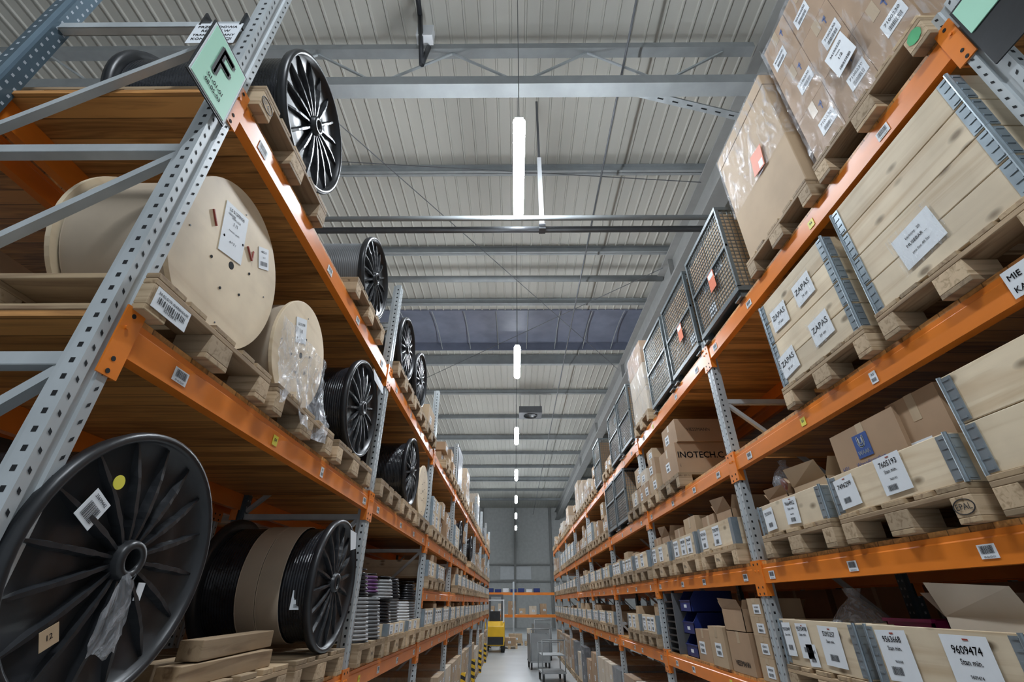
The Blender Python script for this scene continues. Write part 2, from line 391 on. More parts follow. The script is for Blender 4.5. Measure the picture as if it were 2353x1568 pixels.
# ---------------------------------------------------------------- pallet collars
def hinge_mesh(sx,h,w):
    mb=MB(HINGE); W=.05
    a,b=(0,W) if sx<0 else (-W,0)
    mb.box(a,b,-.004,0,h*.04,h*.96)
    mb.box(-.004 if sx<0 else 0,0 if sx<0 else .004,0,W,h*.04,h*.96)
    mb.tube((0,-.002,h*.0),(0,-.002,h),.009,8)
    k=int(h/.035)
    for i in range(k):
        z=h*(i+.5)/k
        mb.box(a+.01,b-.01,-.0065,-.004,z-.004,z+.004)
        mb.box(-.0065 if sx<0 else .004,-.004 if sx<0 else .0065,.012,W-.008,z-.004,z+.004)
    return mb.mesh('hinge')
def collar_parts(w,d,h):
    t=.02; w2=w/2
    return [MB(m).box(x0,x1,y0,y1,.0015,h-.0015) for x0,x1,y0,y1,m in ((-w2,w2,0,t,PINE),(-w2,w2,d-t,d,PINE),(-w2,-w2+t,t,d-t,PINEY),(w2-t,w2,t,d-t,PINEY))]
def collar_near(side,Y,z,h,label,labs=(),w=.78,d=1.16,y=.015,x=0):
    r=thing('pallet_collar',label,'pallet collar',wp(side,Y,z,x,y),rot(side),'hinged pine pallet collars')
    for mb in collar_parts(w,d,h): mb.build('side_board',r,bevel=.003)
    for sx in (-1,1):
        mobj('hinge',hinge_mesh(sx,h,w),r,(sx*w/2,0,0)); mobj('hinge',hinge_mesh(-sx,h,w),r,(sx*w/2,d,0),PI)
    for (cx,cz,lw,lh,lines,bar,mk_,ang) in labs:
        mb=MB(); mb.label(0,0,lw,lh,lines,0,bar,mk_)
        o=mb.build('paper_label',r,(cx,-.0045,cz)); o.rotation_euler=(0,ang,0)
    return r
def pouch(parent,cx,cz,w,h,ang,seed):
    rr=random.Random(seed)
    o=MB(POUCH,True).sheet(lambda u,v:((u-.5)*w,-.008-rr.uniform(0,.004),(v-.5)*h),7,6).build('clear_pouch',parent,(cx,-.002,cz)); o.rotation_euler=(0,ang,0)
_cm={}
def collar_far(side,Y,z,h,v,label,x=0,w=.78,y=.015):
    k=(h,v,w)
    if k not in _cm:
        r=random.Random(v*13+5); mb=MB()
        t=.02;w2=w/2;d=1.16
        mb.use(PINE).box(-w2,w2,0,t,0,h).box(-w2,w2,d-t,d,0,h).use(PINEY).box(-w2,-w2+t,t,d-t,0,h).box(w2-t,w2,t,d-t,0,h)
        mb.use(HINGE).box(-w2-.004,-w2+.05,-.005,0,0,h).box(w2-.05,w2+.004,-.005,0,0,h).box(-w2-.004,-w2,0,.05,0,h).box(w2,w2+.004,0,.05,0,h)
        for i in range(2+v%2):
            mb.label(-w2+.14+i*(.26 if v%2==0 else .22)+r.uniform(-.02,.04),h*.5,.15,h*.78,[(str(r.randint(7000000,9999999)),.2,.26),('Stan min.',.0,.16)],bar=(0,-.3,.4,.22))
        _cm[k]=mb.mesh('pallet_collar')
    o=mobj('pallet_collar',_cm[k],None,wp(side,Y,z,x,y),rot(side)); return tag(o,label,'pallet collar','hinged pine pallet collars')
# ---------------------------------------------------------------- film
def film_box(w,d,h,amp,seed,m=None,top=True,z0=0):
    r=random.Random(seed); mb=MB(m or FILM,True); w2=w/2+.006
    e=lambda:r.uniform(0,amp)
    mb.sheet(lambda u,v:(-w2+2*w2*u,-.006-e(),z0+(h-z0)*v),14,20)
    mb.sheet(lambda u,v:(-w2-e(),d*u-.006,z0+(h-z0)*v),14,20)
    mb.sheet(lambda u,v:(w2+e(),d*u-.006,z0+(h-z0)*v),14,20)
    if top: mb.sheet(lambda u,v:(-w2+2*w2*u,d*v-.006,h+.004+e()),10,10)
    return mb.mesh('stretch_film')
FB={}
def wrapped(side,Y,z,h,v,label,x=0,w=.76,y=.03):
    k=(h,v)
    if k not in FB:
        r=random.Random(v*3+int(h*50)); mb=MB(); n=3 if h>.7 else 2; nc=(2,1,3,2,1,2,1)[v%7]
        for i in range(n):
            for j in range(nc):
                mt=(CARTON,CARTON,CARTON2,CARTON3,GREYW,CARTON2,STEELD)[v%7]
                if r.random()<.15 and v<6: mt=CARTON3
                mb.use(mt).box(-w/2+j*w/nc+.002,-w/2+(j+1)*w/nc-.002,0,1.1,h*i/n+.002,h*(i+1)/n-.002)
                if r.random()<.7: mb.label(-w/2+(j+.5)*w/nc+r.uniform(-.05,.05),h*(i+.55)/n,.11,.08,[(str(r.randint(7000000,9999999)),.1,.3)],bar=(0,-.25,.6,.25))
        FB[k]=(mb.mesh('carton_load'),film_box(w,1.1,h,.012,v+9))
    r=thing('wrapped_load',label,'wrapped load',wp(side,Y,z,x,y),rot(side),'film wrapped loads')
    mobj('cartons',FB[k][0],r); mobj('stretch_film',FB[k][1],r); return r
# ---------------------------------------------------------------- drums
def drum_meshes(Rr,W,wr,mat):
    fl=MB(BLK,True).lathe([(.032,.034),(Rr*.55,.032),(Rr-.032,.034),(Rr-.03,.006),(Rr-.018,-.004),(Rr-.004,.002),(Rr,.02),(Rr-.006,.046),(Rr-.03,.05),(.032,.046)],n=56,closed=True).mesh('flange')
    hub=MB(BLK,True).lathe([(.03,.06),(.03,-.004),(.036,-.012),(.05,-.01),(.055,.0),(.062,.036)],n=32).mesh('hub_ring')
    rib=MB(BLK); L0,L1=.055,Rr-.036; q=random.Random(5); n=14
    secs=[]
    for i in range(n+1):
        t=i/n; x=L0+(L1-L0)*t; wd_=(.0045+.004*math.sin(PI*t))*q.uniform(.8,1.2); yy=.030-.026*math.sin(PI*(.22+.73*t))*q.uniform(.9,1.0)
        secs.append([(x,.036,-wd_*1.5),(x,yy,-wd_*.8),(x,yy,wd_*.8),(x,.036,wd_*1.5)])
    b=rib.av([p for s_ in secs for p in s_])
    for i in range(n):
        for j in range(3): a=b+i*4+j; rib.face([a,a+1,a+5,a+4])
    rib.face([b,b+1,b+2,b+3]); rib.face([b+n*4,b+n*4+1,b+n*4+2,b+n*4+3])
    rm=rib.mesh('rib')
    prof=[]; y=.05; Rw=Rr*wr; p=.016
    while y<W-.05: prof+= [(Rw-.004,y),(Rw+.001,y+p*.3),(Rw+.001,y+p*.7)]; y+=p
    prof.append((Rw-.004,y))
    wd=MB(mat,True).lathe(prof,n=48).mesh('winding')
    return fl,hub,rm,wd
DM={}
def drum(side,Y,z,Rr,label,W=.62,wr=.84,inset=.03,mat=None,nr=16,ph=.1,name='cable_drum',x=0):
    k=(Rr,W,wr,(mat or BLKFILM).name)
    if k not in DM: DM[k]=drum_meshes(Rr,W,wr,mat or BLKFILM)
    fl,hub,rm,wd=DM[k]
    r=thing(name,label,'cable drum',wp(side,Y,z+Rr,x,inset),rot(side),'black plastic cable drums')
    f=mobj('flange',fl,r); mobj('hub_ring',hub,f)
    for i in range(nr):
        o=mobj('rib',rm,f); o.rotation_euler=(0,ph+2*PI*i/nr,0)
    f2=mobj('flange',fl,r,(0,W,0),PI); mobj('winding',wd,r)
    return r
def wood_reel(side,Y,z,Rr,label,W=.44,inset=.1,labs=(),wrap=CORR,wr=.93):
    r=thing('wooden_reel',label,'cable reel',wp(side,Y,z+Rr,0,inset),rot(side),'wooden cable reels')
    me=MB(PLY).lathe([(.018,0),(Rr,0),(Rr,.02),(.018,.02)],n=64,closed=True).mesh('flange')
    f=mobj('flange',me,r,bevel=.002); mobj('flange',me,r,(0,W-.02,0))
    for i in range(6):
        t=i*PI/3+.4; c=(math.cos(t)*Rr*.36,0,math.sin(t)*Rr*.36)
        MB(HOLE).tube((c[0],-.003,c[2]),(c[0],.004,c[2]),.0065,10).build('bolt_hole',f)
    for i in range(4):
        t=i*2*PI/4+.1; c=(math.cos(t)*Rr*.75,0,math.sin(t)*Rr*.75)
        MB(STEELD).tube((c[0],-.002,c[2]),(c[0],.0,c[2]),.004,8).build('bolt_hole',f)
    MB(HOLE).tube((0,-.001,0),(0,.02,0),.017,16).build('hub_hole',f)
    prof=[];y=.02;Rw=Rr*wr
    while y<W-.025: prof+=[(Rw-.0025,y),(Rw,y+.004)]; y+=.008
    MB(wrap,True).lathe(prof,n=56).build('winding',r)
    for (cx,cz,lw,lh,lines,bar,ang) in labs:
        mb=MB(); mb.label(0,0,lw,lh,lines,0,bar)
        o=mb.build('paper_label',r,(cx,-.001,cz)); o.rotation_euler=(0,ang,0)
    return r
# ================================================================= LEFT RACK, near bays
T=dz('L','top'); M_=dz('L','middle'); B_=dz('L','bottom')
pallet_near('L',1.66,T,'worn stamped pallet under the black drum on the top left shelf beside the mint sign',stamp=-.35)
drum('L',1.75,T+PH,.40,'large film-wrapped black cable drum on the top left shelf nearest the mint sign',ph=.15,W=.98,wr=.88)
pallet_near('L',3.12,T,'pallet on the top left shelf before the second rack upright')
drum('L',3.22,T+PH,.365,'grey-wound black drum on top left shelf just before second upright',mat=GREYW,inset=.05)
pallet('L',4.5,T,'pallet on the top left shelf just past the second upright')
drum('L',4.5,T+PH,.36,'nearer drum of the close pair on the top left shelf past second upright',inset=.03)
pallet('L',5.38,T,'pallet under the farther drum of the close pair on top left shelf')
drum('L',5.34,T+PH,.36,'farther drum of the close pair on the top left shelf past second upright',inset=.03,W=.5)
pallet('L',6.25,T,'pallet with small cartons at the end of second left bay, top shelf')
carton('L',6.25,T+PH,.5,.6,.3,'small brown carton at the end of second left bay, top shelf',v=1)
# middle
pallet_near('L',1.585,M_,'stained pallet with paper label under the big plywood reel',paper=True)
LB=[(-.06,.14,.17,.24,[('LS 51278106',.36,.09),('1 /1',.12,.1),('34300 LODZ',.24,.05),('Kabelwerk, typ ABC',-.02,.04),('4 * 7 /',-.25,.08)],(-.2,.3,.3,.04),-.25),
    (.19,.2,.09,.11,[('4402-51',.25,.14),('kl. II',0,.12)],(0,-.25,.7,.2),-.5)]
r1=wood_reel('L',1.62,M_+PH,.385,'big plywood reel wound in beige corrugated wrap behind front left upright',W=.46,inset=.12,labs=LB)
MB(RED).bar((.05,-.004,.16),(.11,-.004,.12),.008,.005).bar((-.17,-.004,.08),(-.22,-.004,.13),.008,.005).bar((.11,-.004,.12),(.10,-.004,.17),.007,.005).build('strap_mark',r1)
pallet_near('L',2.46,M_,'pallet under the film-covered plywood reel on the middle left shelf')
r2=wood_reel('L',2.38,M_+PH,.325,'smaller plywood reel draped in torn stretch film beside the big plywood reel',W=.5,inset=.1,labs=[(-.07,.13,.13,.15,[('LS 512781',.2,.14),('1/1',-.1,.2)],None,-.4)])
rr=random.Random(4)
def fd(u,v):
    x=-.3+.64*u; z=.10-.55*v*(1-.22*math.sin(u*7)); y=-.012-.014*rr.random()-.11*v*v+.012*math.sin(u*20)
    if v>.75: z+=.03*math.sin(u*14)
    return (x,y,max(z,-.42-.04*u))
MB(BAGF,True).sheet(fd,24,20).build('film_drape',r2)
pallet_near('L',3.36,M_,'pallet under the black drum on the middle left shelf beside second upright')
d3=drum('L',3.36,M_+PH,.38,'black drum with a loose paper on middle left shelf, in front of second upright',inset=.02,ph=.05)
MB(PAPER).quad([(.02,-.02,.36),(.26,-.05,.3),(.24,-.06,.22),(.06,-.03,.27)]).build('paper_tag',d3)
pallet('L',5.35,M_,'pallet under the middle shelf drum past the second left upright')
drum('L',5.35,M_+PH,.38,'shiny black drum alone on the middle left shelf past second upright',inset=.02)
pallet('L',6.25,M_,'pallet under the small reel at the end of second left bay, middle shelf')
wood_reel('L',6.22,M_+PH,.33,'plain plywood reel at the end of the second left bay, middle shelf',W=.5,inset=.05)
pallet('L',4.46,M_,'empty pallet just past the second left upright on the middle shelf')
# bottom
pallet_near('L',1.58,B_,'pallet under the huge black drum at the lower left')
dA=drum('L',1.54,B_+PH,.385,'huge black spoked drum with yellow dot and plastic bag at lower left',W=.62,inset=.01,ph=.06)
MB(YEL).tube((-.15,.010,.20),(-.15,.008,.20),.021,24).build('yellow_dot',dA)
o=MB().label(0,0,.075,.085,[('35699442',.28,.16)],bar=(0,-.12,.7,.5)).build('barcode_label',dA,(-.20,.010,.115)); o.rotation_euler=(0,.5,0)
o=MB().label(0,0,.05,.05,[('12',-.1,.4)],paper=CARTON2).build('paper_label',dA,(-.165,.010,-.19)); o.rotation_euler=(0,-.5,0)
o=MB(PAPER).box(-.015,.015,0,.002,-.025,.025).build('paper_label',dA,(.095,.008,-.083))
rr=random.Random(8)
def bg_(u,v):
    w_=.022+.030*math.sin(min(1,v*1.7)*PI/2)
    return (-.005+(u-.5)*2*w_,-.012-.009*rr.random()-.014*math.sin(u*PI),-.045-.20*v+.01*math.sin(u*9))
MB(BAGF,True).sheet(bg_,8,13).build('plastic_bag',dA)
pallet_near('L',2.46,B_,'pallet carrying loose timber between the two lower left drums')
for k,(yy,xx,zz) in enumerate(((.04,-.05,0),(.2,.02,0),(.07,.05,.075))):
    o=MB(PALX).box(-.36,.36,0,.09,0,.07).build('timber_beam',None,wp('L',2.42,B_+PH+zz,xx,yy),rot('L')+.04*k,bevel=.003)
    tag(o,['front loose timber beam on the pallet between lower left drums','rear loose timber beam on the pallet between lower left drums','upper loose timber beam lying across the other two, lower left'][k],'timber','loose timber beams')
pallet_near('L',3.36,B_,'pallet under the cardboard-banded drum at the foot of second left upright')
dB=drum('L',3.36,B_+PH,.385,'black drum with cardboard bands around its cable, lower left by second upright',W=.72,inset=.0,ph=.2)
for y0,y1 in ((.21,.345),(.35,.47)):
    prof=[];y=y0
    while y<y1: prof+=[(.333,y),(.337,y+.005)]; y+=.01
    MB(CORR,True).lathe(prof,n=48).build('cardboard_band',dB)
MB(PAPER).quad([(.05,-.02,.33),(.16,-.03,.32),(.18,-.035,.22),(.09,-.03,.2)]).build('paper_tag',dB)
MB().label(0,0,.09,.1,[('3569943',.2,.16),('480 m',-.05,.16)],bar=(0,-.3,.6,.2)).build('paper_label',dB,(-.29,.1,-.1),-.9)
def spool(side,Y,z,x,y,rad,h,mat,fm,label):
    r=thing('wire_spool',label,'wire spool',wp(side,Y,z,x,y),rot(side),'wire spools in the second left bay')
    MB(fm,True).lathe([(.02,0),(rad,0),(rad,.006),(.02,.006)],axis='z',n=28,closed=True).build('flange',r)
    MB(fm,True).lathe([(.02,h-.006),(rad*.7,h-.006),(rad*.7,h),(.02,h)],axis='z',n=28,closed=True).build('flange',r)
    prof=[];zz=.008
    while zz<h-.03: 
        q=rad*(.98-.25*zz/h); prof+=[(q-.022,zz),(q,zz+.006),(q,zz+.018),(q-.022,zz+.024)]; zz+=.028
    MB(mat,True).lathe(prof,axis='z',n=28).build('wire_winding',r); return r
for k,Y in enumerate((4.48,5.38,6.28)):
    pallet('L',Y,B_,'pallet of wire spools on the bottom left shelf, %s past second upright'%ORD[k])
    if k: collar_far('L',Y,B_+PH,.1,k,'shallow collar around wire spools, %s past the second left upright'%ORD[k])
sp=[(4.48,-.18,.18,.18,.32,GREYL,'tall pale grey',0),(4.48,-.18,.18,.13,.2,BLKFILM,'upper black',.32),(4.48,.18,.18,.18,.34,GREYW,'plain grey',0),(4.48,.18,.18,.12,.16,PURP,'purple',.34),
    (5.38,-.18,.2,.17,.3,BLKFILM,'black',0),(5.38,-.18,.2,.15,.2,GREYL,'upper grey',.3),(5.38,.18,.2,.17,.32,GREYW,'smooth grey',0),(5.38,.18,.2,.14,.18,BLKFILM,'upper black',.32),(6.28,-.18,.2,.17,.3,WHITEP,'white',0),(6.28,.18,.2,.17,.3,GREYW,'plain grey',0),(6.28,.18,.2,.14,.2,BLKFILM,'upper black',.3)]
for Y,x,y,rad,h,mt,nm,up in sp:
    spool('L',Y,B_+PH+up,x,y,rad,h,mt,BLK,'%s wire spool on %s bottom shelf pallet past second left upright'%(nm,{4.48:'first',5.38:'second',6.28:'third'}[Y]))
# ================================================================= RIGHT RACK, near bays
T=dz('R','top'); M_=dz('R','middle'); L_=dz('R','low'); B_=dz('R','bottom')
pallet_near('R',1.42,T,'green-painted pallet under the carton stack at the near end, top right shelf',green=True)
cw=.262; ch=.39
for row in range(3):
    for c in range(3):
        for dpt in range(2):
            lab=1 if dpt==0 else 0
            o=carton('R',1.42,T+PH+.002+row*(ch+.002),cw-.004-.002*row,.56,ch,'film-wrapped brown carton, %s row, %s column, %s, nearest top right stack'%(['bottom','middle','top'][row],['far','middle','near'][c],['front','back'][dpt]),x=(c-1)*cw,y=.04+dpt*.57,v=0,lab=lab,group='cartons of the film-wrapped near stack')
            if dpt==0:
                MB(LOGO).tube((.06,-.001,ch*.8),(.06,-.0015,ch*.8),.02,3).bar((.06,-.001,ch*.8),(.06,-.001,ch*.68),.006,.001).build('printed_mark',o)
r=thing('stretch_film','clear stretch film wound around the nearest top right carton stack','film',wp('R',1.42,T+PH,0,.035),rot('R'))
mobj('film_sheet',film_box(.79,1.15,1.18,.012,5),r)
o=MB().label(0,0,.15,.2,[('34105220',.25,.12),('Firma',.1,.08),('1/2',-.1,.14)],bar=(0,-.35,.6,.1)).build('paper_label',r,(.05,-.022,.35)); o.rotation_euler=(0,-.1,0)
pallet_near('R',2.3,T,'pallet under the tall single cardboard box on the top right shelf')
r=thing('tall_carton','tall single film-topped cardboard box on the top right shelf beside the carton stack','carton',wp('R',2.3,T+PH,0,.03),rot('R'))
MB(CARTON2).box(-.38,.38,0,1.1,0,1.1).build('body',r,bevel=.006)
MB(CARTON2).box(-.385,.385,-.005,1.105,1.0,1.112).build('lid',r,bevel=.004)
mobj('stretch_film',film_box(.775,1.11,1.12,.004,15,z0=.45),r)
o=MB(ORC).box(-.07,.07,-.003,0,-.09,.09).use(PAPER).box(.01,.06,-.004,-.003,-.08,-.02).build('orange_label',r,(.08,-.014,.56)); o.rotation_euler=(0,.15,0)
# cages
def wire_panel(w,h,step=.04):
    mb=MB(CAGE); n=int(w/step); t=.0022
    for i in range(1,n): x=-w/2+w*i/n; mb.box(x-t,x+t,-t,t,0,h)
    n=int(h/step)
    for i in range(1,n): z=h*i/n; mb.box(-w/2,w/2,-t,t,z-t,z+t)
    return mb.mesh('wire_panel')
def cage_parts(h):
    w,d=.8,1.15; P=[]
    fr=MB(CAGE)
    for x in (-.4,.4):
        for y in (0,d):
            fr.box(x-.022 if x>0 else x,x if x>0 else x+.022,y if y==0 else y-.03,y+.03 if y==0 else y,.08,h)
    for z in (.1,h): 
        fr.box(-.4,.4,-.002,.026,z-.035,z).box(-.4,.4,d-.026,d,z-.035,z).box(-.402,-.376,0,d,z-.035,z).box(.376,.402,0,d,z-.035,z)
    fr.box(-.4,.4,-.001,.018,.52,.545)
    fr.box(-.4,.4,0,d,.095,.11)
    P.append(('frame',fr.mesh('frame'),(0,0,0),0))
    ph=h-.13
    P.append(('wire_panel',wire_panel(.76,ph),(0,.012,.11),0)); P.append(('wire_panel',wire_panel(.76,ph),(0,d-.012,.11),0))
    sm=wire_panel(1.1,ph); P.append(('wire_panel',sm,(-.388,d/2,.11),PI/2)); P.append(('wire_panel',sm,(.388,d/2,.11),PI/2))
    ft=MB(CAGE).box(-.05,.05,0,.1,0,.012).box(-.03,.03,.02,.08,0,.1).mesh('foot')
    for x in (-.35,.35):
        for y in (0,d-.1): P.append(('foot',ft,(x,y,0),0))
    return P
CP={.97:cage_parts(.97),.86:cage_parts(.86)}
def cage(side,Y,z,label,y=.02,card=True,loc='',n=6,h=.97,pal=(0,0,1)):
    r=thing('mesh_box_pallet',label,'wire cage',wp(side,Y,z,0,y),rot(side),'steel mesh box pallets')
    for n_,me,l,a in CP[h]: mobj(n_,me,r,l,a)
    if card: MB(ORC).box(-.06,.06,-.003,-.001,-.09,.09).use(PAPER).box(-.05,.05,-.004,-.003,.03,.08).build('orange_card',r,(.05,-.003,.42))
    q=random.Random(int(Y*31)); ch_=(h-.17)/3
    for k in range(n):
        rw,cl=divmod(k,2)
        carton(side,Y,z+.112+rw*(ch_+.002),.362,.98,ch_-q.choice((0,0,.03)) if rw==2 or k>=n-2 else ch_,'%s %s carton inside %s'%(['lower','middle','upper'][rw],['left','right'][cl],loc),x=(cl-.5)*.372,y=y+.03,v=q.choice(pal),lab=q.choice((0,0,1)),group='cartons inside the mesh cages')
    return r
cage('R',3.32,T,'nearest and largest-looking mesh cage with orange card, top right shelf',loc='nearest mesh cage, top right shelf')
cage('R',4.22,T,'second mesh cage with orange card, top right shelf above the upright',loc='second mesh cage, top right shelf')
cage('R',5.1,T,'third mesh cage on the top right shelf, holding pale goods',card=False,loc='third mesh cage, top right shelf',pal=(2,1))
pallet('R',6.05,T,'pallet under the leaning wrapped load after the cages, top right shelf')
wrapped('R',6.05,T+PH,1.05,1,'tall film-wrapped load standing just after the three cages, top right')
# middle shelf crates
pallet_near('R',1.47,M_,'pallet under the tall crate of stacked collars, middle right shelf')
hh=.163; NM=['lowest','second','third','uppermost']
for k in range(4):
    labs=[]
    if k==1: labs=[(-.04,.0,.22,.17,[('kartony  20',.22,.11),('MUSEBAR ...',.0,.13),('pro fox 40 Str',-.24,.1)],None,False,-.08)]
    c=collar_near('R',1.47,M_+PH+k*(hh+.001),hh,'%s collar of the tall pine crate nearest the camera, middle right shelf'%NM[k],labs)
    if k==1: pouch(c,-.04,.0,.26,.22,-.08,5)
pallet_near('R',2.36,M_,'pallet under the crate with four taped word sheets, middle right shelf')
zl=lambda cx,cz,a:(cx,cz,.18,.15,[('ZAPAS',0,.34),('24 szt',-.3,.16)],None,False,a)
for k in range(4):
    labs=[]
    if k==1: labs=[zl(.12,.0,-.05),zl(-.25,-.03,-.1)]
    if k==3: labs=[zl(.10,-.02,-.05),zl(-.19,-.03,.02)]
    c=collar_near('R',2.36,M_+PH+k*.155,.154,'%s collar of the smaller pine crate with word sheets, middle right shelf'%NM[k],labs,w=.75)
    for l in labs: pouch(c,l[0],l[1],.2,.18,l[7],k+int(l[0]*99))
# low shelf
pallet_near('R',1.33,L_,'nearest pallet on the low right shelf at the picture edge')
for k in range(2): collar_near('R',1.33,L_+PH+k*.201,.2,'%s collar on the nearest low right shelf pallet'%['lower','upper'][k],w=.8)
pallet_near('R',2.22,L_,'stamped pallet under the collar holding the blue-logo carton',stamp=.35)
collar_near('R',2.22,L_+PH,.2,'pine collar with two white number sheets in front of the blue-logo carton',
  [(-.28,.1,.16,.15,[('7496299',.16,.22)],(-.1,-.25,.35,.18),True,-.06),(.06,.115,.17,.17,[('7605193',.22,.2),('Stan min.',.04,.13),('7605193',-.16,.08)],(-.15,-.34,.35,.15),True,-.03)],w=.8)
cW=carton('R',2.22,L_+PH,.5,.5,.42,'brown carton with blue emblem standing in the collar, low right shelf',x=-.12,y=.08,v=0,lab=0)
mb=MB(LOGO).box(-.055,.055,-.003,-.001,-.06,.06); mb.use(PAPER).text('U',0,-.01,.085,-.004,bold=.001).text('WAAK',0,-.045,.03,-.004,.1,bold=.0004).text('U',0,.008,.045,-.0045,bold=.001)
mb.build('printed_emblem',cW,(-.02,0,.31)); 
MB(LOGO).text('Wraagdlognathem',0,0,.03,-.002,.3).text('H2?',-.2,.0,.035,-.002).build('printed_text',cW,(0,0,.215))
carton('R',2.22,L_+PH,.3,.5,.44,'taller brown carton just right of the blue-emblem carton',x=.22,y=.1,v=0,lab=1)
carton('R',2.22,L_+PH,.34,.4,.46,'brown carton standing behind the blue-emblem carton',x=.0,y=.63,v=0,lab=1)
carton('R',1.33,L_+PH,.6,.7,.46,'brown carton inside the two collars at the picture edge',x=.0,y=.15,v=1,lab=1)
pallet_near('R',3.1,L_,'pallet under the far collar of the near low right bay')
collar_near('R',3.1,L_+PH,.19,'pine collar with two number sheets beside the second right upright',
  [(-.25,.09,.13,.14,[('7535036',.2,.2)],(0,-.25,.4,.2),False,-.05),(.04,.1,.15,.155,[('9664952',.22,.2),('Stan min.',.04,.13),('9664952',-.16,.08)],(0,-.34,.35,.15),True,.05)],w=.76)
open_carton('R',3.1,L_+PH,.36,.5,.25,'open brown carton in the collar beside the second right upright',x=.16,y=.1,mt=CARTON2)
open_carton('R',3.1,L_+PH,.26,.4,.23,'smaller open carton left of the other in the far low collar',x=-.2,y=.08,mt=CARTON,flap=.07)
mb=MB(BAGF,True).lathe([(.0,-.02),(.08,0),(.1,.08),(.07,.15),(.02,.2),(.03,.23)],axis='z',n=14).use(ORC,True).lathe([(.01,.02),(.05,.03),(.05,.1),(.01,.11)],axis='z',n=10)
tag(mb.build('plastic_bag',None,wp('R',3.1,L_+PH+.25,-.2,.18),rot('R')),'clear bag holding something orange on top of the small open carton','bag')
# bottom shelf
pallet_near('R',1.42,B_,'nearest pallet on the bottom right shelf')
pallet_near('R',2.31,B_,'pallet under the wide collar with two large number sheets, bottom right')
collar_near('R',1.42,B_+PH,.25,'pine collar on the nearest bottom right shelf pallet')
collar_near('R',2.31,B_+PH,.25,'pine collar with two large number sheets at bottom right corner',
  [(-.24,.13,.2,.2,[('9563668',.26,.17),('Stan min.',.1,.12),('9563668',-.14,.07)],(-.15,-.3,.35,.16),True,-.03),(.16,.125,.22,.21,[('9609474',.2,.19),('Stan min.',.03,.13),('9609474',-.18,.08)],(-.12,-.34,.4,.16),True,0)],w=.82)
pallet_near('R',3.2,B_,'pallet under the collar with four number sheets, bottom right shelf')
collar_near('R',3.2,B_+PH,.25,'pine collar covered with four number sheets beside second right upright, bottom shelf',
  [(-.3,.14,.1,.18,[('9502849',.25,.15),('Stan min.',.1,.1)],(0,-.25,.5,.15),False,-.03),(-.12,.14,.13,.18,[('9570498',.28,.18),('Stan min.',.14,.12)],(0,-.25,.4,.15),True,-.02),(-.07,.07,.1,.11,[('5179663',.1,.2)],(0,-.2,.5,.2),False,-.05),(.15,.13,.19,.19,[('5295257',.25,.17),('Stan min.',.08,.11)],(0,-.28,.4,.16),True,.02)],w=.78)
open_carton('R',2.2,B_+PH,.4,.7,.29,'pale open carton in the collar at bottom right',x=.1,y=.1,mt=CARTON3,flap=.13)
r=thing('plastic_crate','magenta plastic tray inside the collar at bottom right','tray',wp('R',2.6,B_+PH,0,.15),rot('R'))
MB(MAG).box(-.15,.15,0,.01,0,.27).box(-.15,.15,.49,.5,0,.27).box(-.15,-.14,0,.5,0,.27).box(.14,.15,0,.5,0,.27).box(-.15,.15,0,.5,0,.01).build('tray_body',r)
MB(MAG).box(-.16,.16,-.01,.01,.26,.275).box(-.16,.16,.49,.51,.26,.275).build('tray_rim',r)
mb=MB(BAGF,True)
mb.lathe([(.0,0),(.12,.02),(.15,.1),(.09,.17),(.03,.22),(.05,.27)],axis='z',n=16)
tag(mb.build('plastic_bag',None,wp('R',3.2,B_+PH+.145,.1,.25),rot('R')),'crumpled clear plastic bag on the four-sheet collar at bottom right','bag')
carton('R',3.2,B_+PH,.6,.6,.14,'low flat carton under the crumpled bag, bottom right shelf',x=0,y=.1,lab=0,v=1)
# second right bay
pallet('R',5.35,M_,'pallet under the printed cartons on the middle right shelf past second upright')
c1=carton('R',5.3,M_+PH,.62,.8,.34,'large printed brown carton on the middle right shelf past second upright',v=0,y=.03,lab=1)
MB(INK).text('INOTECH.C',0,0,.1,-.002,.5,bold=.0015).text('i',-.24,-.1,.05,-.002).build('printed_text',c1,(.3105,.27,.17),PI/2)
c2=carton('R',5.2,M_+PH+.342,.5,.6,.26,'smaller printed carton stacked on the large printed carton, middle right',v=0,y=.06,lab=1)
MB(INK).text('VIESSMANN',0,0,.05,-.002,.3).build('printed_text',c2,(.2505,.25,.12),PI/2)
pallet('R',6.2,M_,'last pallet of second right bay on the middle shelf')
for k,(x,y,z_,w,d,h) in enumerate(((-.2,.03,0,.36,.5,.2),(.2,.03,0,.36,.5,.2),(-.2,.03,.2,.34,.45,.17),(.18,.05,.2,.3,.4,.22),(.12,.06,.42,.28,.4,.14))):
    carton('R',6.2,M_+PH+z_+.001*k,w,d,h,'%s small carton piled at the end of second right bay, middle shelf'%ORD[k],x=x,y=y,v=k%3)
for k,Y in enumerate((4.35,5.22,6.1)):
    loc='%s pallet past second right upright'%ORD[k]
    pallet('R',Y,L_,'low shelf %s'%loc)
    collar_far('R',Y,L_+PH,.2,k+2,'white-sheeted pine collar, low shelf, %s'%loc,w=.78)
    carton('R',Y,L_+PH,.3,.5,.3,'left brown carton, low shelf, %s'%loc,x=-.2,y=.06,v=0)
    if k==1: carton('R',Y,L_+PH,.34,.5,.36,'right brown carton, low shelf, %s'%loc,x=.17,y=.06,v=k)
    else: open_carton('R',Y,L_+PH,.32,.4,.28,'open brown carton, low shelf, %s'%loc,x=.17,y=.06)
zz=B_
for k,(Y,w,d,h) in enumerate(((3.98,.22,.3,.14),(3.98,.22,.3,.13),(3.98,.22,.3,.12),(3.98,.22,.3,.12))):
    carton('R',Y,zz,w,d,h,'%s small carton up the column beside second right upright'%ORD[k],v=1,y=.05,lab=1); zz+=h+.001
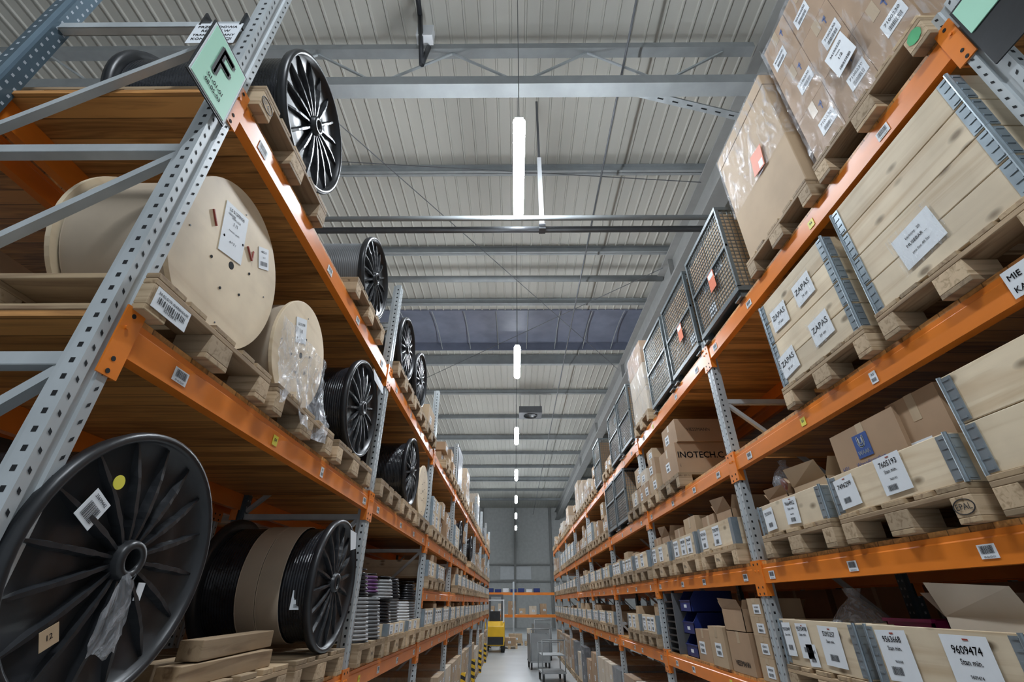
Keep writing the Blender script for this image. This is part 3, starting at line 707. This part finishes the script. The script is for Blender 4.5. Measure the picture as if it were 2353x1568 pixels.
c=carton('R',4.4,B_,.42,.5,.28,'printed brown carton on the bottom shelf past second right upright',v=0,y=.05,lab=0)
MB(INK).text('VIESSMANN',0,0,.05,-.002,.36,bold=.001).build('printed_text',c,(0,0,.05))
open_carton('R',4.42,B_+.282,.4,.5,.16,'open brown carton stacked on the printed carton, bottom right shelf',y=.05,flap=.08)
carton('R',4.84,B_,.34,.5,.3,'brown carton between printed carton and blue bins, bottom right shelf',v=1,y=.04)
carton('R',5.25,B_,.36,.5,.26,'low brown carton right in front of the blue bins, bottom right',v=0,y=.06)
def bin_(side,Y,z,x,y,w,d,h,label,mat=BLUE,grp='blue plastic bins'):
    r=thing('plastic_bin',label,'bin',wp(side,Y,z,x,y),rot(side),grp)
    w2=w/2; MB(mat).prism([(0,0),(d,0),(d,h),(.06,h),(0,h*.55)],'x',-w2,-w2+.006).prism([(0,0),(d,0),(d,h),(.06,h),(0,h*.55)],'x',w2-.006,w2).box(-w2,w2,0,.006,0,h*.55).box(-w2,w2,d-.006,d,0,h).box(-w2,w2,0,d,0,.006).build('bin_body',r)
    MB(mat).box(-w2-.006,w2+.006,-.006,.008,h*.52,h*.57).build('bin_rim',r)
    MB(PAPER).box(-.04,.04,-.002,0,h*.2,h*.35).build('card',r); return r
for k in range(3): bin_('R',5.68,B_+k*.2,0,.08,.34,.45,.195,'%s blue bin up the stack on bottom right shelf'%ORD[k])
r=thing('tray_rack','black rack of thin trays beside the blue bins, bottom right shelf','tray rack',wp('R',6.15,B_,0,.04),rot('R'))
for x in (-.17,.15): MB(STEELD).box(x,x+.02,0,.4,0,.58).build('side_panel',r)
for k in range(8): MB(BLK).box(-.149,.149,0,.4,.03+k*.065,.045+k*.065).build('tray',r)
# ================================================================= generic bays
rg=random.Random(33)
def fill(side,bays):
    for i in bays:
        for lv in (['ground']+(levL(i) if side=='L' else levR(i))):
            if side=='R' and i==1 and lv!='ground': continue
            for s in range(3):
                Y=YS[side][i]+.5+.9*s+rg.uniform(-.01,.01); z=dz(side,lv)
                loc='%s %s, %s %s bay, %s place'%(lv,'level' if lv=='ground' else 'shelf',ORD[i],SN[side],ORD[s])
                k=rg.random()
                if lv=='middle' and side=='R' and i==2 and s>0:
                    cage(side,Y,z,'mesh cage, '+loc,card=False,loc='cage, '+loc,h=.86,n=6); continue
                if lv=='top' and side=='R' and i in (2,3) and s<(3 if i==2 else 1) and not (i==2 and s==2):
                    cage(side,Y,z,'mesh cage, '+loc,card=False,loc='cage, '+loc,n=6); continue
                if k<.1 and lv!='ground': continue
                pallet(side,Y,z,'pallet, '+loc)
                zp=z+PH
                if lv=='middle' and side=='L' and k<.2 and i<5:
                    drum(side,Y,zp,.33,'black cable drum, '+loc,W=.5); continue
                if lv in('bottom','low') or (lv=='middle' and k<.4):
                    v=rg.randint(0,5); collar_far(side,Y,zp,.2,v,'pine collar with white sheets, '+loc)
                    if lv=='middle':
                        collar_far(side,Y,zp+.201,.2,(v+2)%6,'upper pine collar with white sheets, '+loc)
                    hm={'bottom':.22,'low':.22,'middle':.44}[lv]
                    if i<6:
                        for q in (-1,1):
                            if rg.random()<.7: carton(side,Y,zp,rg.choice((.2,.26,.3,.34)),rg.choice((.3,.45)),hm+rg.choice((0,.04,.08,.11)),'%s carton inside collar, %s'%('left' if q<0 else 'right',loc),x=q*.18,y=rg.choice((.05,.1,.2)),v=rg.randint(0,1))
                elif lv=='ground':
                    if k<.5: carton(side,Y,zp,.74,1.0,rg.choice((.6,.8)),'large carton, '+loc,v=rg.randint(0,2),y=.04,lab=2)
                    else: wrapped(side,Y,zp,.8,rg.randint(0,6),'film-wrapped load, '+loc)
                else:
                    hs={'middle':(.4,.5,.62),'top':(.4,.6,.8,.95)}[lv]
                    if k<.55: wrapped(side,Y,zp,rg.choice(hs),rg.randint(0,6),'film-wrapped load, '+loc)
                    else:
                        hh=rg.choice((.18,.22,.26,.3))
                        for a in range(2):
                            for b in range(2):
                                if a==1 and rg.random()<.4: continue
                                carton(side,Y,zp+a*(hh+.001),rg.choice((.3,.34,.37)),.8,hh if a==0 else hh-rg.choice((0,.04,.07)),'%s %s carton, %s'%(['lower','upper'][a],['left','right'][b],loc),x=(b-.5)*.38,y=.04+.08*rg.random(),v=rg.choice((0,0,0,1,1,2)),lab=rg.choice((1,2)))
fill('L',range(2,8)); fill('R',range(1,8))
for i,Y in ((0,1.7),(0,2.6),(1,4.6),(1,5.6)):
    n_=ORD[[1.7,2.6,4.6,5.6].index(Y)]
    for sd in 'LR':
        if sd=='R' and i==1: continue
        pallet(sd,Y,0,'%s ground level pallet from the near end, %s rack'%(n_,SN[sd]))
        carton(sd,Y,PH,.74,1.0,.8,'%s large ground level carton from the near end, %s rack'%(n_,SN[sd]),v=i,y=.04,lab=2)
for sd in 'LR':  # added cartons, sized to block the lit wall showing through the racks
    f=XF[sd]+(-1.26 if sd=='L' else 1.26)
    for i in range(3):
        for lv in ('bottom','middle'):
            for s in range(2):
                Y=YS[sd][i]+.75+1.3*s
                carton(sd,Y,dz(sd,lv),1.2,.9,.7 if lv=='middle' else (.6 if sd=='R' else .9),'dim carton in the rack behind, %s shelf, %s %s bay, %s place'%(lv,ORD[i],SN[sd],ORD[s]),v=0,y=.1,face=f,lab=0,group='cartons in the rear racks')
# ================================================================= signs
r=thing('aisle_sign','mint green aisle sign with a black letter clipped to the front left upright','sign',(-1.19,1.05,H+1.70),PI/2)
MB(BLK).box(-.12,.12,0,.006,-.01,.325).build('sign_frame',r)
MB(PAPER).box(-.114,.114,-.002,0,0,.315).use(MINT).box(-.106,.106,-.004,-.002,.006,.309).use(INK).text('F',0,.12,.22,-.006,bold=.006).text('01-01-01',0,.075,.028,-.006,bold=.0004).text('08-05-03',0,.042,.028,-.006,bold=.0004).build('sign_panel',r)
r=thing('aisle_sign','mint and black aisle sign at the top right corner of the picture','sign',(1.765,.83,H+1.74),-PI/2)
MB(BLK).box(-.12,.12,0,.006,-.03,.325).build('sign_frame',r)
MB(MINT).box(-.108,.108,-.004,0,.16,.311).build('sign_panel',r)
r=thing('notice_sheet','white printed notice hanging from the brace beside the mint sign','notice',(-1.385,1.11,H+2.20))
MB().label(0,.09,.22,.17,[('PRZEBUDOWA',.25,.16),('REGALY W',.05,.16),('TRAKCIE ZMIANY',-.15,.16),('KONFIGURACJI',-.35,.16)]).build('sheet',r)
MB(BLK).box(-.1,-.09,-.003,.03,.165,.27).box(.09,.1,-.003,.03,.165,.27).build('clip',r)
r=thing('shelf_sign','white printed card on the middle right beam at the picture edge','sign',(1.785,1.21,H+.99),-PI/2)
MB().label(0,0,.26,.11,[('MIE',.1,.3),('KA',-.36,.3)],left=True).build('card',r)
# ================================================================= building
struct(MB(FLOOR).box(-14,14,-8,50,-.1,0).build('floor'))
mb=MB(ROOF); xs=-14; zr=H+8.25
prof=[]
while xs<14:
    prof+=[(xs,0),(xs+.175,0),(xs+.188,.028),(xs+.212,.028),(xs+.225,0)]; xs+=.25
for y0,y1 in ((-8,12.3),(14.95,50)):
    n=len(prof); b=mb.av([(x,y0,zr-z) for x,z in prof]+[(x,y1,zr-z) for x,z in prof])
    for i in range(n-1): mb.face([b+i,b+i+1,b+n+i+1,b+n+i])
struct(mb.build('ceiling'))
struct(MB(SKYL).box(-14,14,12.3,14.95,zr+.25,zr+.27).box(-14,14,12.28,12.31,zr-.05,zr+.27).box(-14,14,14.94,14.97,zr-.05,zr+.27).build('window_1'))
mb=MB(STEEL)
x=-9
while x<9:
    pts=[(x,12.3+2.65*t/8,zr-.0+.12*math.sin(PI*t/8)) for t in range(9)]; mb.path(pts,.015,5); x+=1.05
struct(mb.build('trim_1'))
struct(MB(WALL).box(-14,-13.9,-8,50,0,zr).build('wall_left')); struct(MB(WALL).box(13.9,14,-8,50,0,zr).build('wall_right'))
mb=MB(WALL).box(-14,14,48,48.2,0,zr+.2); struct(mb.build('wall_back'))
mb=MB(STEELB)
for x in (-3.2,.0,3.4): mb.box(x-.1,x+.1,47.7,48,0,zr)
for z in (3.6,5.0): mb.box(-8,8,47.8,48,z,z+.12)
struct(mb.build('trim_2'))
struct(MB(WHITEP).box(-1.4,1.5,47.9,47.96,3.8,4.9).build('window_2'))
g='steel roof purlins'
def purlin(Y,z,w,h,x0,x1,label,mt=STEEL):
    mb=MB(mt).box(x0,x1,-w/2,w/2,h-.012,h).box(x0,x1,-.006,.006,0,h).box(x0,x1,-w/2,w/2,0,.012)
    tag(mb.build('purlin',None,(0,Y,z)),label,'roof beam',g)
for k,(Y,h) in enumerate(((1.4,.2),(6.7,.2),(9.3,.2),(11.7,.18),(15.4,.4),(18.7,.18),(21.8,.18),(25,.25),(28.2,.18),(31.5,.18),(35,.3),(39,.18),(43,.18))):
    purlin(Y,zr-.03-h,.14,h,-13.8,13.8,'%s grey roof beam crossing the ceiling counted from the camera'%(ORD+['thirteenth','fourteenth'])[k])
def truss(Y,z1,z2,x0,x1,label):
    r=thing('roof_truss',label,'roof truss',(0,Y,0))
    MB(STEEL).box(x0,x1,-.08,.08,z1-.07,z1+.07).build('top_chord',r)
    MB(STEEL).box(x0,x1,-.11,.11,z2-.1,z2+.1).build('bottom_chord',r)
    x=x0+.3;k=0
    while x+1.1<x1:
        a,b=(z1-.07,z2+.1) if k%2 else (z2+.1,z1-.07)
        MB(GALV).bar((x,0,a),(x+1.1,0,b),.03,.03).build('diagonal_web',r); x+=1.1;k+=1
truss(4.1,H+7.85,H+6.85,-9,3.9,'open web steel truss above the nearest strip light')
truss(-2,H+7.85,H+6.85,-9,3.9,'open web steel truss behind the camera')
r=thing('rafter','long deep grey steel rafter running along the right side of the ceiling','roof beam',(4.15,0,0))
MB(STEELB).box(-.2,.2,-8,47.9,H+7.8,H+7.84).box(-.015,.015,-8,47.9,H+7.14,H+7.8).box(-.2,.2,-8,47.9,H+7.08,H+7.14).build('web_and_flanges',r)
for Y in (4.1,9.3,15.4,21.8,28.2): MB(STEELB).box(-.14,.14,Y-.01,Y+.01,H+7.14,H+7.8).build('stiffener',r)
mb=MB(GALV).bar((1.6,4.1,H+6.8),(3.95,4.8,H+7.06),.12,.03); mb.use(HOLE)
for i in range(9):
    t=(i+.5)/9; mb.bar((1.6+2.35*t,4.1+.7*t,H+6.783+.26*t),(1.7+2.35*t,4.13+.7*t,H+6.794+.26*t),.02,.004)
tag(mb.build('slotted_brace'),'light slotted steel brace between the truss and the rafter','brace')
for k,(Y,z,rad,mt,x0,x1,lb) in enumerate(((5.0,H+5.0,.04,STEEL,-3.2,3.0,'thin grey rail crossing just beyond the nearest strip light'),(5.22,H+4.98,.05,STEELD,-3.2,3.0,'dark grey pipe crossing just beyond the nearest strip light'),(10.1,H+7.8,.09,STEEL,-6,4.1,'light grey pipe crossing the ceiling before the skylight'))):
    tag(MB(mt,True).tube((x0,Y,z),(x1,Y,z),rad,12).build('pipe'),lb,'pipe')
r=thing('drop_rod','white vertical drop bar holding the crossing pipe beyond the nearest light','hanger',(.43,5.2,0))
MB(WHITEP).box(-.035,.035,-.02,.02,H+5.0,H+6.6).build('channel',r); MB(STEELD).box(-.02,.02,-.01,.01,H+6.6,zr-.05).build('rod',r); MB(STEELD).box(-.05,.05,-.06,.06,H+4.93,H+5.03).build('clamp',r)
tag(MB(STEELD,True).tube((1.72,-6,H+7.3),(1.72,46,H+7.3),.018,6).build('conduit'),'thin conduit running the length of the aisle ceiling','conduit')
for k,(a,b,lb) in enumerate((((-3.3,5.2,H+7.7),(3.9,15.4,H+7.6),'thin bracing rod crossing the ceiling from near left to far right'),((3.9,6.6,H+7.6),(-4,6.0,H+7.6),'thin bracing rod just behind the nearest light'),((3.9,9.4,H+7.6),(-5,17.5,H+7.6),'thin bracing rod crossing from near right to far left'))):
    tag(MB(STEELD).tube(a,b,.01,5).build('bracing_rod'),lb,'bracing rod')
r=thing('downpipe','black downpipe with junction box at the top of the ceiling','pipe',(-1.45,3.6,0))
MB(BLK,True).path([(0,-.8,zr-.1),(0,0,H+7.9),(.05,.3,H+7.1),(.13,.25,H+7.5)],.04,8).build('pipe',r)
MB(WHITEP).box(-.05,.2,.1,.25,H+7.55,H+7.85).build('junction_box',r)
r=thing('ceiling_heater','dark square fan heater hanging from the ceiling in mid aisle','heater',(.7,19.2,H+7.2))
MB(STEELD).box(-.5,.5,-.4,.4,0,.3).build('casing',r); MB(BLK,True).lathe([(.02,-.01),(.28,-.01),(.28,-.03),(.3,-.03),(.3,0)],axis='z',n=24).build('fan_grille',r); MB(STEELD).tube((-.45,0,.3),(-.45,0,.98),.01).tube((.45,0,.3),(.45,0,.98),.01).build('hanger',r)
# lamps
def lamp(x,Y,label,grp='strip lights over the aisle',L=1.5):
    r=thing('strip_light',label,'ceiling light',(x,Y,H+5.05),0,grp)
    MB(WHITEP).box(-.05,.05,0,L,.077,.095).build('housing',r)
    MB(LED,True).lathe([(.001,0),(.075,.001),(.075,L-.001),(.001,L)],(0,0,0),'y',12).build('diffuser',r)
    MB(STEELD).tube((0,.05,.09),(0,.05,zr-H-5.05),.006,5).tube((0,L-.05,.09),(0,L-.05,zr-H-5.05),.004,5).build('suspension_cable',r)
for k in range(8):
    lamp(.065,-2.2+5.65*k,('strip light hanging behind the camera' if k==0 else '%s glowing strip light over the aisle from the camera'%ORD[k-1]))
# ================================================================= aisle end
r=thing('pallet_rack','orange rack crossing the far end of the aisle, loaded with blue bins','rack',(0,30,0))
for x in (-2.9,-.1,2.7):
    MB(GALV).box(x-.05,x+.05,0,.08,0,3.0).build('upright',r)
    MB(GALV).box(x-.05,x+.05,1.0,1.08,0,3.0).build('upright',r)
for z in (2.4,1.3):
    for c in (-1.5,1.3):
        MB(ORANGE).box(c-1.35,c+1.35,0,.05,z-.08,z+.06).build('beam',r)
        MB(DECK).box(c-1.35,c+1.35,.05,1.05,z+.04,z+.06).build('deck_panel',r)
for k in range(8):
    x=-1.9+.45*k
    r=thing('plastic_bin','%s blue bin from the left on the far end rack'%ORD[k],'bin',(x,30.06,2.46),0,'blue bins on the far rack')
    h=.16+.05*(k%2); MB(BLUE if k%3 else WHITEP).box(-.18,.18,0,.01,0,h).box(-.18,.18,.49,.5,0,h).box(-.18,-.17,0,.5,0,h).box(.17,.18,0,.5,0,h).box(-.18,.18,0,.5,0,.01).build('bin_body',r)
for k,(x,Y,w,h) in enumerate(((-.9,28.0,.8,.5),(0,28.6,.9,.35),(.9,28.4,.7,.6),(-.3,26.6,.8,.3))):
    tag(mobj('euro_pallet',PALM,None,(x,Y,0)),'%s floor pallet before the far end rack'%ORD[k],'pallet','floor pallets')
    tag(mobj('carton',carton_mesh(w*.8,.8,h,k%3,1),None,(x,Y,.145)),'%s carton standing on a floor pallet before the far end rack'%ORD[k],'carton','cartons on the floor')
for k in range(7):
    tag(mobj('carton',carton_mesh(.36+.06*(k%2),.6,.3+.12*(k%4),k%3,1),None,(-2.0+.6*k,30.1,1.36)),'%s carton from the left on the lower shelf of the far rack'%ORD[k],'carton','cartons on the far rack')
# forklift
r=thing('forklift','yellow and black reach truck parked at the far left end of the aisle','forklift',(-.95,24.6,0))
MB(FYEL).prism([(-.0,.25),(1.3,.25),(1.3,.9),(.9,1.15),(.2,1.2),(0,1.0)],'x',-.45,.45).build('chassis',r,bevel=.03)
MB(BLK).box(-.4,.4,-.03,.3,.3,.6).build('rear_cover',r)
for x in (-.38,.38):
    for y in (.2,1.1): MB(RUB,True).tube((x-.08,y,.2),(x+.08,y,.2),.2,20).build('wheel',r)
mb=MB(WHITEP)
for x in (-.4,.4):
    mb.bar((x,.15,1.15),(x,.3,2.05),.05,.05).bar((x,1.2,.9),(x,1.05,2.05),.05,.05).bar((x,.3,2.05),(x,1.05,2.05),.05,.05)
mb.bar((-.4,.3,2.05),(.4,.3,2.05),.05,.05).bar((-.4,1.05,2.05),(.4,1.05,2.05),.05,.05); mb.build('overhead_guard',r)
MB(BLK).box(-.25,.25,.4,.8,1.1,1.25).box(-.25,.25,.32,.42,1.2,1.6).build('seat',r)
MB(STEELD).box(-.35,-.25,1.35,1.45,.1,2.3).box(.25,.35,1.35,1.45,.1,2.3).box(-.35,.35,1.37,1.43,2.2,2.3).build('mast',r)
for x in (-.25,.25): MB(STEELD).box(x-.05,x+.05,1.45,2.5,.08,.12).build('fork',r)
# trolleys
def trolley(x,Y,label,h,full):
    r=thing('platform_trolley',label,'trolley',(x,Y,0),.1,'trolleys in the aisle')
    TM=STEEL
    MB(TM).box(-.35,.35,0,.9,.2,.24).build('platform',r)
    for a in (-.3,.3):
        for b in (.08,.82): MB(RUB,True).tube((a-.02,b,.08),(a+.02,b,.08),.08,14).build('wheel',r); MB(STEELD).box(a-.03,a+.03,b-.03,b+.03,.1,.2).build('caster_fork',r)
    MB(TM,True).path([(-.33,.03,.22),(-.33,.03,h),(.33,.03,h),(.33,.03,.22)],.016,8).build('handle_frame',r)
    if full:
        MB(TM).box(-.34,.34,.06,.07,.24,h-.15).box(-.34,.34,.85,.86,.24,h-.15).box(-.34,-.33,.06,.86,.24,h-.15).box(.33,.34,.06,.86,.24,h-.15).build('bin_sides',r)
    else:
        MB(TM).box(-.33,.33,.02,.85,.62,.64).build('upper_shelf',r)
        MB(TM,True).path([(-.33,.87,.22),(-.33,.87,.9),(.33,.87,.9),(.33,.87,.22)],.016,8).build('handle_frame',r)
    return r
trolley(.85,18.6,'grey box-sided trolley standing farther back in the aisle',1.15,True)
trolley(1.1,15.8,'low grey two-shelf trolley standing nearest in the aisle',1.0,False)
trolley(1.1,21.4,'tall grey box trolley farthest along the aisle',1.35,True)
# striped guards
def guard(Y,label):
    r=thing('column_guard',label,'guard',(-1.1,Y,0),PI/2,'striped upright guards')
    MB(AMB).box(-.09,.09,0,.02,0,.6).box(-.09,-.07,.02,.1,0,.6).box(.07,.09,.02,.1,0,.6).build('guard_plate',r)
    mb=MB(INK)
    for k in range(4):
        z=.02+k*.15; mb.quad([(-.09,-.001,z),(.09,-.001,z+.06),(.09,-.001,min(.6,z+.13)),(-.09,-.001,z+.07)])
        mb.quad([(-.0905,0,z),(-.0905,.1,z+.04),(-.0905,.1,min(.6,z+.11)),(-.0905,0,z+.07)])
    mb.build('black_stripe',r)
for k in range(3,8): guard(YS['L'][k],'%s yellow and black striped guard along the left rack feet'%ORD[k-3])
# ================================================================= world, camera
w=bpy.data.worlds.new('w'); S.world=w; w.use_nodes=True; bg=w.node_tree.nodes['Background']; bg.inputs[0].default_value=(.84,.92,1,1); bg.inputs[1].default_value=.5
cam=bpy.data.cameras.new('camera'); co=bpy.data.objects.new('camera',cam); COL.objects.link(co); S.camera=co
co.location=(0,0,H); co.rotation_euler=(math.radians(90+29.9),0,.0062); cam.sensor_width=36; cam.lens=16.0; cam.clip_end=200; cam.clip_start=.05
try:
    S.view_settings.view_transform='Standard'; S.view_settings.exposure=0
except Exception as e: print(e)
